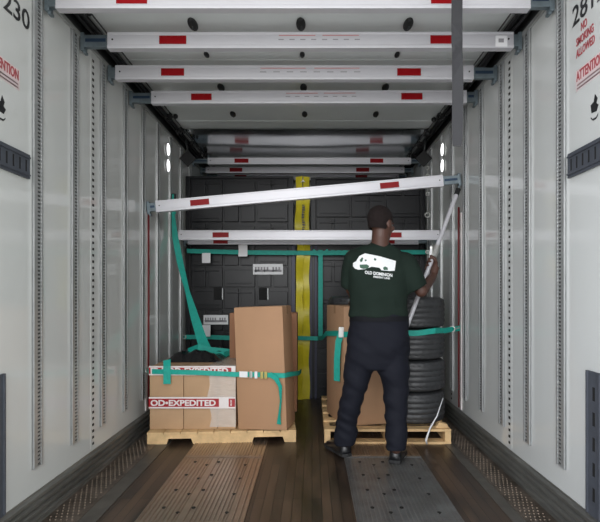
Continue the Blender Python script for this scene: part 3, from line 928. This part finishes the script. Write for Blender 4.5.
# ------------------------------------------------------------------ teal straps
def strap(label, segs, width=0.04, name='ratchet_strap'):
    a = segs[0][0]
    root = thing(name, a, label, 'strap')
    for s_ in segs:
        w = s_[3] if len(s_) > 3 else width
        MB().ribbon(s_[1], w, 0.004, s_[2]).build('webbing', 'teal', root, smooth='auto')
    return root
def tag_part(root, px0, py0, px1, py1, d, m='sticker', name='paper_tag'):
    p, q = P(px0, py0, d), P(px1, py1, d)
    return MB().box(p.x, q.x, d - 0.003, d, q.z, p.z).build(name, m, root, bevel=0.001)
Z = (0, 0, 1)
# across the panels
dS = 5.235
r_ = strap('teal strap stretched level across both black panels below the low beams',
      [(P(188, 252, dS), [P(187, 251, dS), P(250, 252.5, dS), P(320, 253, dS), P(440, 252, dS)], Z),
       (P(320, 252, dS), [P(320.5, 250, dS - 0.01), P(320.5, 300, dS - 0.01), P(320.5, 338, dS - 0.01)], (1, 0, 0)),
       (P(320, 252, dS), [P(313, 250, dS - 0.015), P(320, 256, dS - 0.02), P(328, 250, dS - 0.015)], Z, 0.03)], 0.046)
tag_part(r_, 238.5, 244.5, 247.5, 256.5, dS - 0.006); tag_part(r_, 202, 253, 210.5, 263, dS - 0.006)
for px in (331, 337, 343, 349):
    tag_part(r_, px, 250.2, px + 3.5, 254.5, dS - 0.006, 'teal' if px % 2 else 'hardware', 'ratchet_piece')
# diagonal strap on the left wall
r_ = strap('teal strap slanting down from the left wall onto the wrapped cartons',
      [(P(172, 215, 4.84), [P(173.0, 213, 4.78), P(175, 236, 4.80), P(180, 262, 4.74), P(187, 290, 4.66), P(195, 318, 4.56), P(203, 343, 4.44), P(208, 350, 4.40)],
        [(1, 0, 0), (1, 0.1, 0), (1, 0.4, 0.2), (1, 0.9, 0.1), (1, 0.2, 0.1), (1, 0, 0), (1, 0, 0)], [0.03, 0.055, 0.06, 0.045, 0.075, 0.09, 0.07])])
mb = MB()
mb.ribbon([P(188, 351, 4.38), P(198, 347, 4.34), P(212, 350, 4.36), P(232, 352, 4.40), P(224, 355, 4.3), P(205, 353, 4.25), P(192, 355, 4.2)], 0.05, 0.004, (0, 0.5, 1))
mb.build('bunched_end', 'teal', r_, smooth='auto')
mb = MB().box(-0.022, 0.022, -0.012, 0.012, -0.06, 0.06, Matrix.Translation(P(173.6, 200, 4.80)))
mb.build('wall_hook', 'black', r_, bevel=0.006)
MB().ribbon([P(173, 220, 4.78), P(173, 194, 4.79), P(175, 214, 4.79)], 0.018, 0.004, (1, 0, 0)).build('thin_loop', 'teal', r_)
# short level strap left
r_ = strap('short teal strap low across the left black panel above the cartons',
      [(P(183, 337, 5.25), [P(184, 337, 5.25), P(205, 337, 5.24), P(233, 338, 5.24)], Z)], 0.045)
tag_part(r_, 202.5, 325, 210.5, 336.5, 5.22)
MB().torus(P(184, 337, 5.23), 0.02, 0.005, ax=(0, 1, 0)).build('end_ring', 'hardware', r_, smooth=True)
# front strap around the left pallet
f_l = FD - 0.028
tdir = Vector((-0.558 + 0.185, 3.796 - 3.720, 0)).normalized()
def tall(u, z, off=0.012):   # point on the front face of the tall carton, u metres from its left edge
    return Vector((-0.556 + u * math.cos(ang_t) - off * -math.sin(ang_t) * -1, 3.795 + u * math.sin(ang_t) - off * math.cos(ang_t), z))
zs = P(0, 372.5, 3.78).z
r_ = strap('teal ratchet strap wrapped around the front of the left pallet load',
      [(P(147, 371, 4.08), [P(147.5, 371, 4.05), P(149, 371.5, 3.80), P(153, 371.5, f_l), P(195, 372.5, f_l), P(236, 374.5, f_l - 0.01), tall(0.02, zs - 0.012), tall(0.36, zs - 0.012), tall(0.392, zs - 0.01, -0.03), P(299, 373, 4.1), P(301, 371, 4.5)], Z),
       (P(147, 371, 4.08), [tall(0.245, zs - 0.005, 0.02), tall(0.29, zs - 0.03, 0.035), tall(0.322, zs - 0.09, 0.035), tall(0.328, zs - 0.2, 0.02), tall(0.318, zs - 0.30, 0.018), tall(0.314, zs - 0.372, 0.018)], [(0, 0, 1), (0.6, 0, 1), (0.8, -0.5, 0.5), (0.5, -1, 0), (0.6, -1, 0), (1, -0.4, 0)], [0.04, 0.038, 0.03, 0.022, 0.028, 0.034]),
       (P(147, 371, 4.08), [P(167, 360, f_l + 0.03), P(167, 366, f_l - 0.006), P(167, 384, f_l - 0.006)], (1, 0, 0), 0.055)], 0.036)
MB().box(-0.032, 0.032, -0.004, 0.0, -0.022, 0.022, frame(tall(0.04, zs - 0.012, 0.018), (math.cos(ang_t), math.sin(ang_t), 0), (0, 1, 0)).to_4x4()).build('paper_tag', 'sticker', r_)
for u, m_ in ((0.10, 'hardware'), (0.14, 'sticker'), (0.185, 'brass'), (0.215, 'brass')):
    MB().box(-0.011, 0.011, -0.012, 0.0, -0.026, 0.026, frame(tall(u, zs - 0.012, 0.018), (math.cos(ang_t), math.sin(ang_t), 0), (0, 1, 0))).build('ratchet_buckle', m_, r_, bevel=0.003)
MB().torus(P(148, 370.5, 4.02), 0.022, 0.006, ax=(0.3, 1, 0)).build('wall_ring', 'hardware', r_, smooth=True)
# right strap
ca, sa = math.cos(ang_r), math.sin(ang_r)
def rbox(u, v, z): return Vector((0.24 + u * ca - v * sa, 3.80 + u * sa + v * ca, z))
zr = 0.81
r_ = strap('teal ratchet strap around the pale carton and tyres ending at the right wall',
      [(P(342, 335, 3.8), [P(297, 338, 5.22), P(318, 338.5, 5.2), P(322, 338, 4.9), rbox(-0.008, 0.46, zr - 0.03), rbox(-0.008, 0.1, zr), rbox(0.0, -0.012, zr), rbox(0.15, -0.012, zr + 0.005), rbox(0.350, -0.014, zr), Vector((0.80, 3.795, 0.82)), Vector((0.94, 3.835, 0.835)), P(445, 330.5, 4.0), P(460.5, 328, 4.125)], Z),
       (P(342, 335, 3.8), [rbox(-0.012, 0.03, zr), rbox(-0.03, 0.04, zr - 0.06), rbox(-0.035, 0.06, zr - 0.2), rbox(-0.03, 0.08, zr - 0.365)], (1, -0.5, 0), 0.05)], 0.042)
MB().box(-0.02, 0.02, -0.016, 0.016, -0.04, 0.04, Matrix.Translation(rbox(-0.015, 0.015, zr + 0.015))).build('ratchet_buckle', 'hardware', r_, bevel=0.004)
MB().torus(P(452, 329, 4.06), 0.022, 0.005, ax=(0.3, 1, 0)).build('wall_ring', 'hardware', r_, smooth=True)
MB().tube([P(449, 331, 4.05), P(459, 327.5, 4.11)], 0.009, 8).build('hook_shank', 'hardware', r_)

# thin white cord tied at the right pallet
r_ = thing('white_cord', P(433, 425, 3.75), 'thin white cord hanging in front of the right pallet beside the tyres', 'cord')
MB().tube([P(443, 398, 3.84), P(437, 416, 3.76), P(430, 428, 3.70), P(426, 440, 3.68), P(427, 444, 3.69)], [0.004, 0.005, 0.007, 0.009, 0.006], 6).build('cord', 'sticker', r_, smooth=True)
mb = MB().prism([(0, 0), (0.10, 0), (0.09, 0.03), (0.03, 0.042)], lambda u, v, w: Vector((0.92 + u, w, PR + v)), 3.755, 3.80)
tag(mb.build('wood_chock', 'wood_raw', bevel=0.003), 'small pale wood scrap on the right pallet beside the lowest tyre', 'wood scrap')

# red cords beside the fifth posts
for s, px, q in ((-1, XL, 'left'), (1, XR, 'right')):
    d = 4.15 if s > 0 else 4.11
    o = MB().tube([(px - s * 0.012, d, 1.83), (px - s * 0.012, d + 0.004, 1.1), (px - s * 0.010, d, 0.18)], 0.0075, 8).build('red_cord', 'redcord', smooth=True)
    tag(o, 'thin dark red cord running down the %s wall below the slanting beam' % q, 'cord')
    o = MB().box(min(px, px - s * 0.010), max(px, px - s * 0.010), d - 0.055, d - 0.018, 0.17, 1.78).build('lit_post_strip', 'tape_white', bevel=0.002)  # pale strip added to show the lit edge of the post
    tag(o, 'narrow pale strip for the lit post edge beside the dark red cord on the %s wall' % q, 'strip')

# chain of ring fittings hanging behind on the right
r_ = thing('hanging_fittings', (1.18, 5.15, 1.1), 'string of small metal rings hanging in front of the far right posts', 'metal fittings')
MB().tube([P(428, 150, 5.1), P(427.5, 300, 5.1)], 0.004, 6).build('cord', 'hardware', r_)
for y in (168, 176, 186, 194, 215, 233, 252, 275):
    MB().torus(P(427.5, y, 5.09), 0.024 if y == 215 else 0.017, 0.006, ax=(0.3, 1, 0), n=16, m=6).build('ring', 'hardware', r_, smooth=True)

# ================================================================== PERSON
DPn = 3.37
def Q(px, py, d=DPn): return P(px, py, d)
def chain(mb, pts, rad, n=18):
    for i in range(len(pts) - 1):
        mb.tube([pts[i], pts[i + 1]], [rad[i], rad[i + 1]], n)
    for p, r in zip(pts, rad): mb.ball(p, r, nu=16, nv=10)
def oval(c, rx, ry, n=28, tilt=0.0):
    c = Vector(c)
    out = []
    for j in range(n):
        a = 2 * math.pi * j / n; ca_, sa_ = math.cos(a), math.sin(a)
        x = rx * math.copysign(abs(ca_) ** 0.85, ca_); y = ry * math.copysign(abs(sa_) ** 0.85, sa_)
        out.append(c + Vector((x, y, tilt * x)))
    return out
person = thing('person', (0.40, 3.37, 0), 'person in dark green shirt and navy trousers seen from behind gripping a bar', 'person')
# key joints
shL, shR = Q(353, 258, 3.40), Q(406, 262, 3.38)
elL, elR = Q(351.5, 289, 3.47), Q(421.5, 291, 3.37)
wrL = Vector((0.315, 3.70, 1.075)); 
bar_top, bar_bot = P(457, 193, 3.86), P(398, 350, 3.46)
bax = (bar_top - bar_bot).normalized()
hand_c = bar_bot + (bar_top - bar_bot) * 0.515
wrR = hand_c + Vector((0.012, -0.035, -0.085))
# --- body (head, neck, trunk, arms, hands, legs) as one continuous surface
B = MB()
yaw = R(-48)     # head turned to the right
HX = Matrix.Rotation(yaw, 4, 'Z') @ Matrix.Rotation(R(-8), 4, 'X')   # local: +Y = face direction, +X = person's right side... (viewed from behind)
hc = Q(381, 224, 3.35)
def Hd(x, y, z): return hc + (HX @ Vector((x, y, z)))
def hball(x, y, z, r): B.ball(Hd(x, y, z), r, HX.to_3x3())
hball(0, -0.012, 0.030, (0.074, 0.093, 0.084))      # skull
hball(0, 0.020, -0.025, (0.060, 0.070, 0.080))      # face
hball(0, 0.052, -0.080, (0.036, 0.036, 0.028))      # chin
hball(0, 0.030, -0.058, (0.054, 0.055, 0.040))      # jaw
hball(0, 0.080, 0.018, (0.045, 0.016, 0.010))       # brow
B.tube([Hd(0, 0.084, 0.008), Hd(0, 0.104, -0.028)], [0.009, 0.015], 10); hball(0, 0.098, -0.032, (0.019, 0.014, 0.010))
hball(0, 0.086, -0.056, (0.024, 0.011, 0.007)); hball(0, 0.084, -0.066, (0.021, 0.010, 0.007))   # lips
for s in (-1, 1):
    hball(s * 0.073, -0.002, -0.008, (0.009, 0.020, 0.032))
    hball(s * 0.045, 0.062, -0.022, (0.020, 0.020, 0.018))
neck0 = Q(380, 250, 3.385)
B.tube([neck0 + Vector((0, 0, -0.03)), hc + Vector((-0.004, 0.0, -0.075)), hc + Vector((0, 0.0, 0.0))], [0.066, 0.057, 0.056], 20)
B.ball(neck0 + Vector((0, 0.01, -0.04)), (0.13, 0.07, 0.05))
trunk = [(379, 256, .165, .08), (378.5, 266, .175, .10), (378, 285, .165, .105), (377.5, 300, .155, .10), (378, 316, .16, .105), (378, 340, .165, .085), (377, 354, .150, .07)]
B.rings([oval(Q(a, b), rx, ry) for a, b, rx, ry in trunk])
chain(B, [shL, elL, wrL], [0.056, 0.042, 0.028])
chain(B, [shR, elR, wrR], [0.056, 0.043, 0.029])
chain(B, [Q(366, 352), Q(352, 400, 3.40), Q(346, 442, 3.45)], [0.070, 0.056, 0.038])
chain(B, [Q(391, 352), Q(396, 402, 3.33), Q(396, 448, 3.30)], [0.070, 0.056, 0.038])
# right hand closed around the bar
side = (wrR - hand_c); side = (side - bax * side.dot(bax)).normalized()
oth = bax.cross(side).normalized()
if oth.y > 0: oth = -oth      # towards the camera
br = 0.0165
pc = hand_c + side * (br + 0.014)
B.tube([wrR, pc + side * 0.012], [0.027, 0.030], 12)
Xp = Matrix((bax, side, oth)).transposed()
B.ball(pc + side * 0.008, (0.043, 0.017, 0.030), Xp)
for i, (t, ln, rr) in enumerate(((0.033, 1.0, 0.0095), (0.011, 1.08, 0.0098), (-0.011, 1.02, 0.0095), (-0.032, 0.86, 0.0085))):
    base = hand_c + bax * t; pts = []
    for k_ in range(6):
        a = R(10) + R(235) * ln * k_ / 5
        pts.append(base + (side * math.cos(a) - oth * math.sin(a)) * (br + rr * 0.9) + bax * (-0.003 * k_ * (1 if t < 0 else -1)) * 0.4)
    chain(B, pts, [rr * 1.1, rr * 1.08, rr, rr * 0.97, rr * 0.92, rr * 0.8], 8)
pts = []
for k_ in range(5):
    a = R(-5) - R(150) * k_ / 4
    pts.append(hand_c + bax * (0.040 + 0.006 * k_) + (side * math.cos(a) - oth * math.sin(a)) * (br + 0.010))
chain(B, pts, [0.015, 0.0135, 0.012, 0.011, 0.0095], 8)
# left hand resting on the carton edge
B.ball(wrL + Vector((0.004, 0.05, -0.014)), (0.040, 0.046, 0.015), Matrix.Rotation(R(-14), 3, 'X'))
for i, (x, ln) in enumerate(((-0.030, 0.062), (-0.009, 0.078), (0.012, 0.082), (0.032, 0.072))):
    b0 = wrL + Vector((x + 0.004, 0.082, -0.022))
    pts = [b0, b0 + Vector((x * 0.10, ln * 0.45, 0.000)), b0 + Vector((x * 0.16, ln * 0.75, -0.008)), b0 + Vector((x * 0.18, ln, -0.018))]
    chain(B, pts, [0.0098, 0.0092, 0.0086, 0.0078], 8)
pts = [wrL + Vector((0.030, 0.02, -0.016)), wrL + Vector((0.056, 0.045, -0.022)), wrL + Vector((0.066, 0.072, -0.028)), wrL + Vector((0.066, 0.092, -0.032))]
chain(B, pts, [0.014, 0.0125, 0.011, 0.009], 8)
body = fuse(B, 'body', 'skin', person, voxel=0.0052, smooth=3)
# hair: close-cropped cap
Hh = MB()
Hh.ball(Hd(0, -0.016, 0.034), (0.0775, 0.095, 0.087), HX.to_3x3(), nu=40, nv=24)
Hh.ball(Hd(0, -0.030, -0.010), (0.066, 0.070, 0.062), HX.to_3x3(), nu=40, nv=24)
bmx = bmesh.new()
hair_o = fuse(Hh, 'hair', 'hair', person, voxel=0.005, smooth=4)
inv = HX.inverted()
bmx.from_mesh(hair_o.data)
kill = []
for v in bmx.verts:
    q = inv @ (v.co - hc)
    if (q.y > 0.052 and q.z < 0.062) or (q.y > 0.012 and q.z < 0.018): kill.append(v)
    elif q.z < -0.045: kill.append(v)
bmesh.ops.delete(bmx, geom=kill, context='VERTS'); bmx.to_mesh(hair_o.data); bmx.free()
for s in (-1, 1):
    MB().ball(Hd(s * 0.026, 0.073, 0.004), 0.009).build('eye', 'eye', person, smooth=True)

# --- shirt
S = MB()
sh = [(380.5, 243.5, .062, .060, 0), (380.5, 246, .092, .072, 0), (380, 250, .150, .085, -0.12), (379.5, 256, .195, .10, -0.12), (379, 263, .212, .118, -0.08), (378.5, 272, .212, .128, 0),
      (378.5, 285, .202, .130, 0), (378, 298, .193, .128, 0), (378.5, 308, .194, .130, 0), (379, 316.5, .200, .132, 0)]
S.rings([oval(Q(a, b, 3.385), rx, ry, 40, tl) for a, b, rx, ry, tl in sh])
def sleeve(a, b, r0, r1):
    S.tube([a, a.lerp(b, 0.35), a.lerp(b, 0.7), b], [r0, r0 * 0.97, (r0 + r1) / 2 * 1.0, r1], 24)
    S.ball(a, r0, nu=24, nv=14)
sleeve(shL + Vector((0.02, 0, -0.02)), Q(350.8, 288, 3.45), 0.085, 0.068)
sleeve(shR + Vector((-0.012, 0, -0.022)), Q(417.5, 289.5, 3.365), 0.090, 0.080)
def wrinkle(co, no):
    z = co.z
    a = noise.noise(Vector((co.x * 9, co.y * 9, co.z * 5 + co.x * 6)))
    b = noise.noise(Vector((co.x * 5 + 10, co.y * 5, co.z * 14)))
    low = max(0.0, min(1.0, (1.30 - z) / 0.3))
    return co + no * (0.010 * a + 0.014 * b * low)
shirt = fuse(S, 'shirt', 'shirt', person, voxel=0.008, smooth=5, post=wrinkle)
# collar ring
MB().torus(Q(380.5, 243.5, 3.385), 0.061, 0.006, ax=(0.05, 0.1, 1), n=36, m=8).build('collar', 'shirt', shirt, smooth=True)

# --- trousers
T = MB()
tr = [(379, 313, .188, .122), (379, 322, .196, .128), (378.5, 336, .208, .135), (378, 350, .212, .134), (377, 361, .208, .124), (376.5, 368, .185, .108)]
T.rings([oval(Q(a, b, 3.385), rx, ry, 40) for a, b, rx, ry in tr])
def leg(rows_):
    pts = [Q(a, b, d) for a, b, hw, d in rows_]; rad = [hw * d / FPX for a, b, hw, d in rows_]
    T.tube(pts, rad, 28)
leg([(362.5, 350, 16.5, 3.385), (359, 368, 15, 3.385), (354, 389, 11.8, 3.40), (350, 408, 10.6, 3.42), (346.5, 425, 10.3, 3.44), (345.5, 437, 10.8, 3.45), (345.5, 443, 10.8, 3.455)])
leg([(392, 350, 16.5, 3.38), (393, 368, 16.2, 3.37), (396, 389, 12.8, 3.35), (396.3, 408, 11.6, 3.33), (396.3, 425, 10.8, 3.31), (396, 440, 10.6, 3.30), (396, 449.5, 10.6, 3.295)])
def wrinkle2(co, no):
    a = noise.noise(Vector((co.x * 8, co.y * 8, co.z * 10))); b = noise.noise(Vector((co.x * 4 + 3, co.y * 5, co.z * 20 + co.x * 10)))
    low = 1.0 if co.z < 0.32 else 0.55
    return co + no * (0.008 * a + 0.016 * b * low)
trousers = fuse(T, 'trousers', 'trousers', person, voxel=0.008, smooth=4, post=wrinkle2)
MB().rings([oval(Q(379, 315.5, 3.385), .196, .130, 40), oval(Q(379, 320.5, 3.385), .200, .134, 40)]).build('belt', 'belt', trousers, smooth='auto')

# --- shoes
def shoe(hx, hy, yaw_):
    X = Matrix.Translation((hx, hy, 0)) @ Matrix.Rotation(yaw_, 4, 'Z') @ Matrix.Diagonal((1.15, 1.04, 1.1, 1))
    out = [(-0.033, 0.0), (-0.038, 0.03), (-0.036, 0.09), (-0.046, 0.17), (-0.048, 0.22), (-0.036, 0.27), (0.0, 0.292), (0.032, 0.275), (0.047, 0.22), (0.044, 0.17), (0.034, 0.09), (0.036, 0.03), (0.031, 0.0), (0.0, -0.01)]
    U = MB()
    secs = [(0.0, 0.030, 0.100, 0.03), (0.04, 0.037, 0.112, 0.03), (0.09, 0.037, 0.105, 0.03), (0.14, 0.041, 0.078, 0.03), (0.19, 0.046, 0.062, 0.03), (0.24, 0.042, 0.052, 0.03), (0.277, 0.022, 0.038, 0.03)]
    rs = []
    for y, w, h, b in secs:
        rs.append([X @ Vector((w * math.cos(a), y, 0.022 + max(0.0, math.sin(a)) * (h - 0.022) if math.sin(a) > 0 else 0.018)) for a in [2 * math.pi * j / 20 for j in range(20)]])
    U.rings(rs)
    up = U.build('shoe', 'shoe', person, smooth=True)
    MB().prism(out, lambda u, v, w: X @ Vector((u, v, w)), 0.0075, 0.026).build('sole', 'sole', up, bevel=0.002)
shoe(Q(347, 0, 3.44).x, 3.425, R(24))
shoe(Q(394.5, 0, 3.295).x, 3.292, R(-18))

# --- print on the back of the shirt, laid on its surface
dg = bpy.context.evaluated_depsgraph_get(); dg.update()
bvh = BVHTree.FromPolygons([v.co[:] for v in shirt.data.vertices], [p.vertices[:] for p in shirt.data.polygons])
def onto(px, py, off=0.0025):
    o_ = Vector((0, 0, CH)); t_ = P(px, py, 3.3) - o_
    hit, no, ix, ds = bvh.ray_cast(o_, t_.normalized())
    if hit is None: hit = P(px, py, 3.27); no = Vector((0, -1, 0))
    return hit - t_.normalized() * off
def shirt_shape(name, poly, m, off=0.0025):
    """poly in pixels; filled with a fine grid and dropped onto the cloth"""
    bm = bmesh.new()
    vs_ = [bm.verts.new((x, -y, 0)) for x, y in poly]
    bm.faces.new(vs_)
    bmesh.ops.triangulate(bm, faces=bm.faces)
    for _ in range(3):
        bmesh.ops.subdivide_edges(bm, edges=bm.edges[:], cuts=1, use_grid_fill=True)
        bmesh.ops.triangulate(bm, faces=bm.faces)
    for v in bm.verts: v.co = onto(v.co.x, -v.co.y, off)
    me = bpy.data.meshes.new(name); bm.to_mesh(me); bm.free(); me.materials.append(M[m]); me.shade_smooth()
    return link(name, me, shirt)
tp = lambda L: [(340 + x / 6, 235 + y / 6) for x, y in L]
shirt_shape('truck_print', tp([(78, 188), (78, 168), (96, 158), (116, 126), (150, 110), (240, 128), (336, 156), (328, 214), (300, 216), (250, 212), (236, 196), (190, 190), (150, 205), (110, 208), (90, 202)]), 'white_print')
shirt_shape('truck_window', tp([(118, 150), (132, 134), (140, 138), (134, 158), (124, 164)]), 'green_print', 0.0045)
shirt_shape('truck_window', tp([(148, 148), (158, 146), (160, 156), (150, 158)]), 'green_print', 0.0045)
shirt_shape('truck_grille', tp([(118, 178), (160, 176), (176, 186), (168, 200), (140, 204), (120, 196)]), 'green_print', 0.0045)
shirt_shape('truck_door', tp([(204, 138), (218, 142), (216, 154), (204, 151)]), 'green_print', 0.0045)
shirt_shape('truck_wheel', tp([(258, 196), (270, 188), (286, 196), (288, 210), (262, 210)]), 'green_print', 0.0045)
def shirt_text(s_, x0, y0, x1, y1, h):
    me = text_mesh(s_, 1.0, Matrix.Identity(4), extrude=0.0, bold=0.03)
    xs = [v.co.x for v in me.vertices]; ys = [v.co.y for v in me.vertices]
    a, b, c, d_ = min(xs), max(xs), min(ys), max(ys)
    for v in me.vertices:
        u = (v.co.x - a) / (b - a); w = (v.co.y - c) / (d_ - c)
        v.co = onto(x0 + (x1 - x0) * u, y0 + (y1 - y0) * u - h * w, 0.004)
    me.materials.clear(); me.materials.append(M['white_print'])
    return link('shirt_lettering', me, shirt)
shirt_text('OLD DOMINION', 364.8, 273.8, 392.3, 277.0, 3.3)
shirt_text('FREIGHT LINE', 373.5, 277.6, 389.8, 279.4, 1.9)

# ------------------------------------------------------------------ the bar in the right hand
r_ = thing('load_bar', bar_bot, 'slim pale metal bar held slanting in the right hand of the person', 'bar')
MB().tube([bar_bot, bar_top], 0.0155, 16).build('tube', 'alu', r_, smooth='auto')
MB().tube([bar_top - bax * 0.02, bar_top + bax * 0.035], [0.020, 0.020], 12).build('end_cap', 'black', r_, smooth='auto')
MB().tube([bar_bot - bax * 0.02, bar_bot + bax * 0.02], [0.022, 0.022], 12).build('end_cap', 'black', r_, smooth='auto')
hc2 = hand_c + bax * 0.10
lv = MB().tube([hc2 - bax * 0.03, hc2 + bax * 0.06], [0.026, 0.026], 10)
lv.box(-0.035, -0.018, -0.02, 0.012, -0.05, 0.05, Matrix.Translation(hc2) )
lv.build('ratchet_body', 'hardware', r_, bevel=0.003)
MB().tube([hc2 + Vector((-0.03, -0.02, 0.03)), hc2 + Vector((-0.05, -0.03, -0.13))], [0.008, 0.007], 8).build('handle', 'sticker', r_, smooth='auto')
